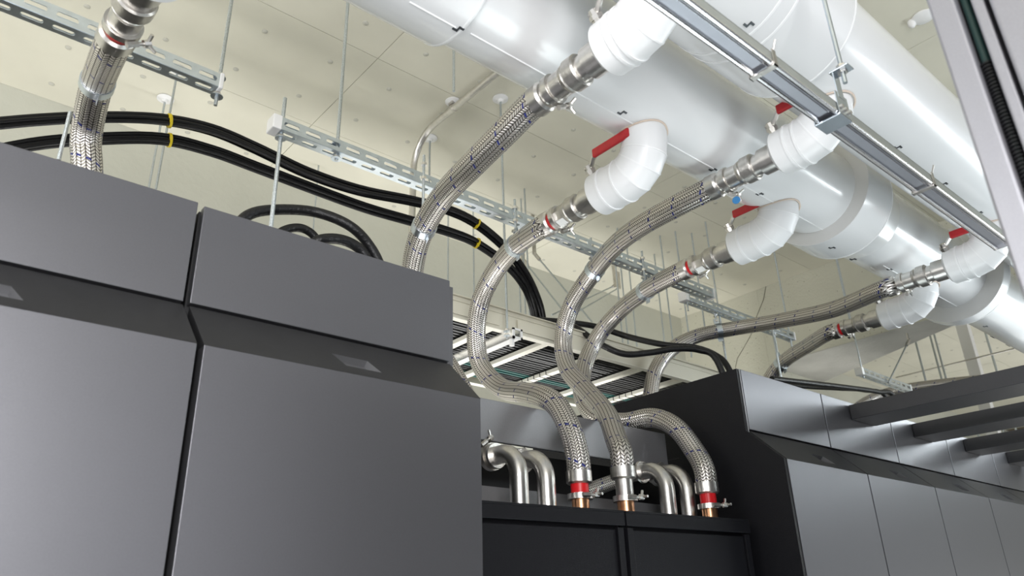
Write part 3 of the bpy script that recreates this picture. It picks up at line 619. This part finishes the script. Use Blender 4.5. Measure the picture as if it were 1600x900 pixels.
# ------------------------------------------------------------------ braces
def brace(label, a, b, Y0, Y1, br=True, r=.005):
    p, q = pY(*a, Y0), pY(*b, Y1); t = thing('brace_rod', label, 'brace', q, 'diagonal brace rods')
    MB().sweep([p, q], r, 8).build('rod', 'rod', t)
    if br:
        dv = (q-p).normalized(); MB().sweep([p-dv*.01, p+dv*.06], .011, 6).build('turnbuckle', 'steel_d', t)
        MB().box(p.x-.012, p.x+.012, p.y-.004, p.y+.004, p.z-.01, ZC if ZC-p.z < .5 else p.z+.05).build('bracket', 'steel_d', t, 0)
brace('left diagonal brace rod from the ceiling bracket by the wall', (961, 446), (862, 492), 3.2, 2.9)
brace('right diagonal brace rod from the ceiling bracket by the wall', (968, 449), (872, 505), 3.25, 2.9)
brace('long diagonal brace rod behind the S-curved hose', (835, 396), (925, 503), 3.0, 2.7)
brace('long diagonal brace rod left of the S-curved hose', (817, 405), (895, 505), 3.05, 2.75)
brace('diagonal brace rod hanging from the soffit of the opening', (1420, 532), (1388, 598), 1.85, 1.9)
# ------------------------------------------------------------------ black cables
def bundle(label, path, n, rr, spread, ties, grp='black cable bundles', green=True):
    t = thing('cable_bundle', label, 'cable bundle', path[0], grp); base = cr(path, 6)
    for k in range(n):
        a = 2*math.pi*k/n+.4; sp = spread*(0.55 if k % 2 else 1)
        ph = random.uniform(0, 6)
        pp = [p+Vector((0, math.cos(a+.5*math.sin(i*.05+ph)), math.sin(a+.5*math.sin(i*.05+ph))))*sp for i, p in enumerate(base)]
        MB().sweep(pp, rr, 8).build('cable', 'teal' if (green and k == 0) else 'black', t)
    for px, py, Y in ties:
        tgt = pY(px, py, Y); k = min(range(1, len(base)-1), key=lambda q: (base[q]-tgt).length); ax = (base[k+1]-base[k-1]).normalized()
        mb = MB(); ringband(mb, base[k], ax, spread+rr-.001, spread+rr+.0025, .008, 18); mb.build('cable_tie', 'yellow', t)
YBN = 2.55
up1 = [(-40, 197), (60, 188), (150, 184), (250, 187), (330, 203), (400, 232), (480, 270), (560, 297), (640, 313), (700, 328), (745, 350), (790, 388), (822, 430), (842, 475), (850, 512)]
lo1 = [(-40, 243), (60, 224), (150, 217), (250, 217), (330, 236), (400, 262), (490, 296), (570, 325), (640, 345), (700, 362), (745, 380), (790, 412), (818, 445), (832, 480), (838, 515)]
bundle('upper black cable bundle sweeping over the left cabinets to the tray', [pY(x, y, YBN) for x, y in up1], 7, .0085, .0165, [(262, 188, YBN), (742, 349, YBN)], green=False)
bundle('lower black cable bundle sweeping over the left cabinets to the tray', [pY(x, y, YBN+.03) for x, y in lo1], 8, .0085, .0165, [(258, 217, YBN+.03), (744, 380, YBN+.03)])
def rub(label, l, r, drop=None, grp='thick black rubber hoses'):
    p = pts(l, drop); return tag(MB().sweep(cr(p, 10), r, 16).build('rubber_hose', 'rubber'), label, 'hose', grp)
rub('thick black hose arching highest over the wide dark cabinet', [(360, 370, 1.88), (385, 338, 1.87), (425, 328, 1.86), (490, 331, 1.84), (545, 352, 1.80), (578, 385, 1.80), (597, 425, 1.80), (603, 470, 1.80)], .0155)
rub('small black hose arch low over the wide dark cabinet', [(425, 385, 1.85), (440, 362, 1.85), (468, 356, 1.85), (490, 368, 1.85), (500, 392, 1.85)], .0125)
rub('black hose arch at the right, low over the wide dark cabinet', [(478, 392, 1.83), (500, 375, 1.80), (535, 375, 1.80), (565, 392, 1.80), (583, 425, 1.80)], .0155)
rub('upper black hose drooping from the tray to the right-hand cabinet', [(842, 500, 2.42), (880, 503, 2.40), (930, 510, 2.36), (985, 527, 2.21), (1040, 539, 2.07), (1085, 543, 1.99), (1118, 555, 1.93), (1139, 577, 1.88)], .0145, 1)
rub('lower black hose sagging between the tray and the right-hand cabinet', [(878, 506, 2.44), (900, 512, 2.31), (935, 536, 2.20), (975, 553, 2.13), (1015, 551, 2.07), (1055, 545, 2.00), (1092, 547, 1.94), (1120, 563, 1.88)], .0145, 1)
rub('black hose running along the first right-hand cabinet top', [(1206, 592, 1.80), (1260, 598, 1.80), (1320, 605, 1.80), (1370, 612, 1.80), (1398, 622, 1.80)], .0135, 1)
rub('second black hose running along the first right-hand cabinet top', [(1210, 598, 1.86), (1260, 604, 1.86), (1310, 607, 1.86), (1350, 610, 1.86), (1385, 622, 1.86)], .012, 1)
# ------------------------------------------------------------------ foreground rack at the right (end of the facing row)
RXE = .98; q = lambda px, py=0: pX(px, py, RXE)
yA = q(1446, 0).y
t = thing('open_rack', 'silver rack at the right edge, close to the camera, with cable slot', 'rack', (RXE+.3, 0, 0))
zr = CH+.815
MB().box(RXE+.05, RXE+.6, yA-.90, yA-.004, 0, zr-.003).build('carcass', 'cabin', t, 0)
ys_ = [q(p, 0).y for p in (1446, 1491, 1514, 1536, 1545)]
MB().box(RXE, RXE+.05, ys_[1], yA, .02, zr).build('corner_post', 'silver', t, 0, .004)
MB().box(RXE+.004, RXE+.05, ys_[3], ys_[2], .02, zr).build('inner_post', 'silver', t, 0, .003)
MB().box(RXE-.004, RXE+.05, yA-.60, ys_[4], .02, zr).build('side_panel', 'silver', t, 0, .004)
MB().box(RXE-.001, RXE+.02, ys_[3]+.002, ys_[1]-.004, CH+.325, CH+.415).build('latch', 'cabin', t, 0, .002)
yc = (ys_[1]+ys_[2])/2
tag(MB().sweep([(RXE+.018, yc, CH-.2), (RXE+.018, yc, CH+.80)], .0055, 12).build('slot_cable', 'teal_d'), 'teal cable running up inside the silver rack slot', 'cable')
mb = MB()
for k in range(100): mb.lathe((RXE+.018, yc, CH+.1+.0055*k), (0, 0, 1), [(0, .006), (.001, .0085), (.0035, .0085), (.004, .006)], 12)
tag(mb.build('corrugated_sleeve', 'black'), 'black ribbed sleeve around the cable in the silver rack slot', 'sleeve')
tag(MB().lathe((RXE+.008, yc, CH+.44), (-1, 0, 0), [(0, .0045), (.003, .0045)], 16).build('slot_button', 'white'), 'small white button in the slot of the silver rack', 'button')
for k in range(3):
    x = RXE+.605+.605*k
    f = thing('facing_cabinet', ['second silver cabinet of the facing row, behind the edge rack', 'third silver cabinet of the facing row', 'fourth silver cabinet of the facing row'][k], 'cabinet', (x+.3, -.2, 0), 'silver cabinets of the facing row')
    MB().box(x, x+.6, yA-.90, yA-.02, 0, zr-.003).build('carcass', 'cabin', f, 0)
    MB().box(x+.003, x+.597, yA-.02, yA, .05, zr).build('door', 'cab', f, 0, .002)
# ------------------------------------------------------------------ next bay seen through the opening
def xrod(label, px, py, X, bot, r=.012):
    p = pX(px, py, X); b = pX(*bot, X)
    tag(MB().sweep([(X, p.y, b.z), (X, p.y, ZC)], r, 8).build('hanger_rod', 'rod'), label, 'rod', 'hanger rods in the next bay')
xrod('leftmost hanger rod in the next bay, behind the brace', 1440, 570, 6.0, (1444, 600), .008)
xrod('left one of two close hanger rods in the next bay', 1460, 550, 6.4, (1466, 596), .008)
xrod('right one of two close hanger rods in the next bay', 1467, 550, 6.4, (1474, 596), .008)
xrod('short hanger rod in the next bay right of the white post', 1554, 568, 7.5, (1558, 585), .010)
pp = pX(1516, 550, 7.0)
tag(MB().box(6.96, 7.04, pp.y-.045, pp.y+.045, 0, ZC).build('support_post', 'white', None, 0, .003), 'white square post in the next bay', 'post')
a, b = pX(1400, 590, 6.8), pX(1580, 552, 6.8)
tag(MB().sweep([(6.8, a.y, a.z), (6.8, b.y-1.5, a.z)], .007, 10).build('ceiling_conduit', 'steel'), 'thin steel conduit crossing the next bay ceiling', 'conduit')
for k, x in enumerate((1480, 1497, 1515, 1535, 1555, 1575, 1592)):
    p = pX(x, 630, 10.8)
    tag(MB().sweep([(10.8, p.y, CH+.6), (10.8, p.y, ZC)], .012, 8).build('hanger_rod', 'rod'), ['first', 'second', 'third', 'fourth', 'fifth', 'sixth', 'seventh'][k]+' rod seen between the two nearest aisle beams, counting from the left', 'rod', 'rods seen between the beams')
p = pZ(1442, 26, ZC)
t = thing('ceiling_fitting', 'white round fitting on the ceiling beside the overhead pipe', 'fitting', p)
MB().lathe((p.x, p.y, ZC+.0005), (0, 0, -1), [(0, .045), (.006, .045), (.014, .03)], 28).build('base_plate', 'white', t)
MB().lathe((p.x-.01, p.y+.045, ZC+.0005), (0, 0, -1), [(0, .016), (.02, .016), (.03, .009), (.033, .002)], 20).build('sensor_cap', 'white', t)
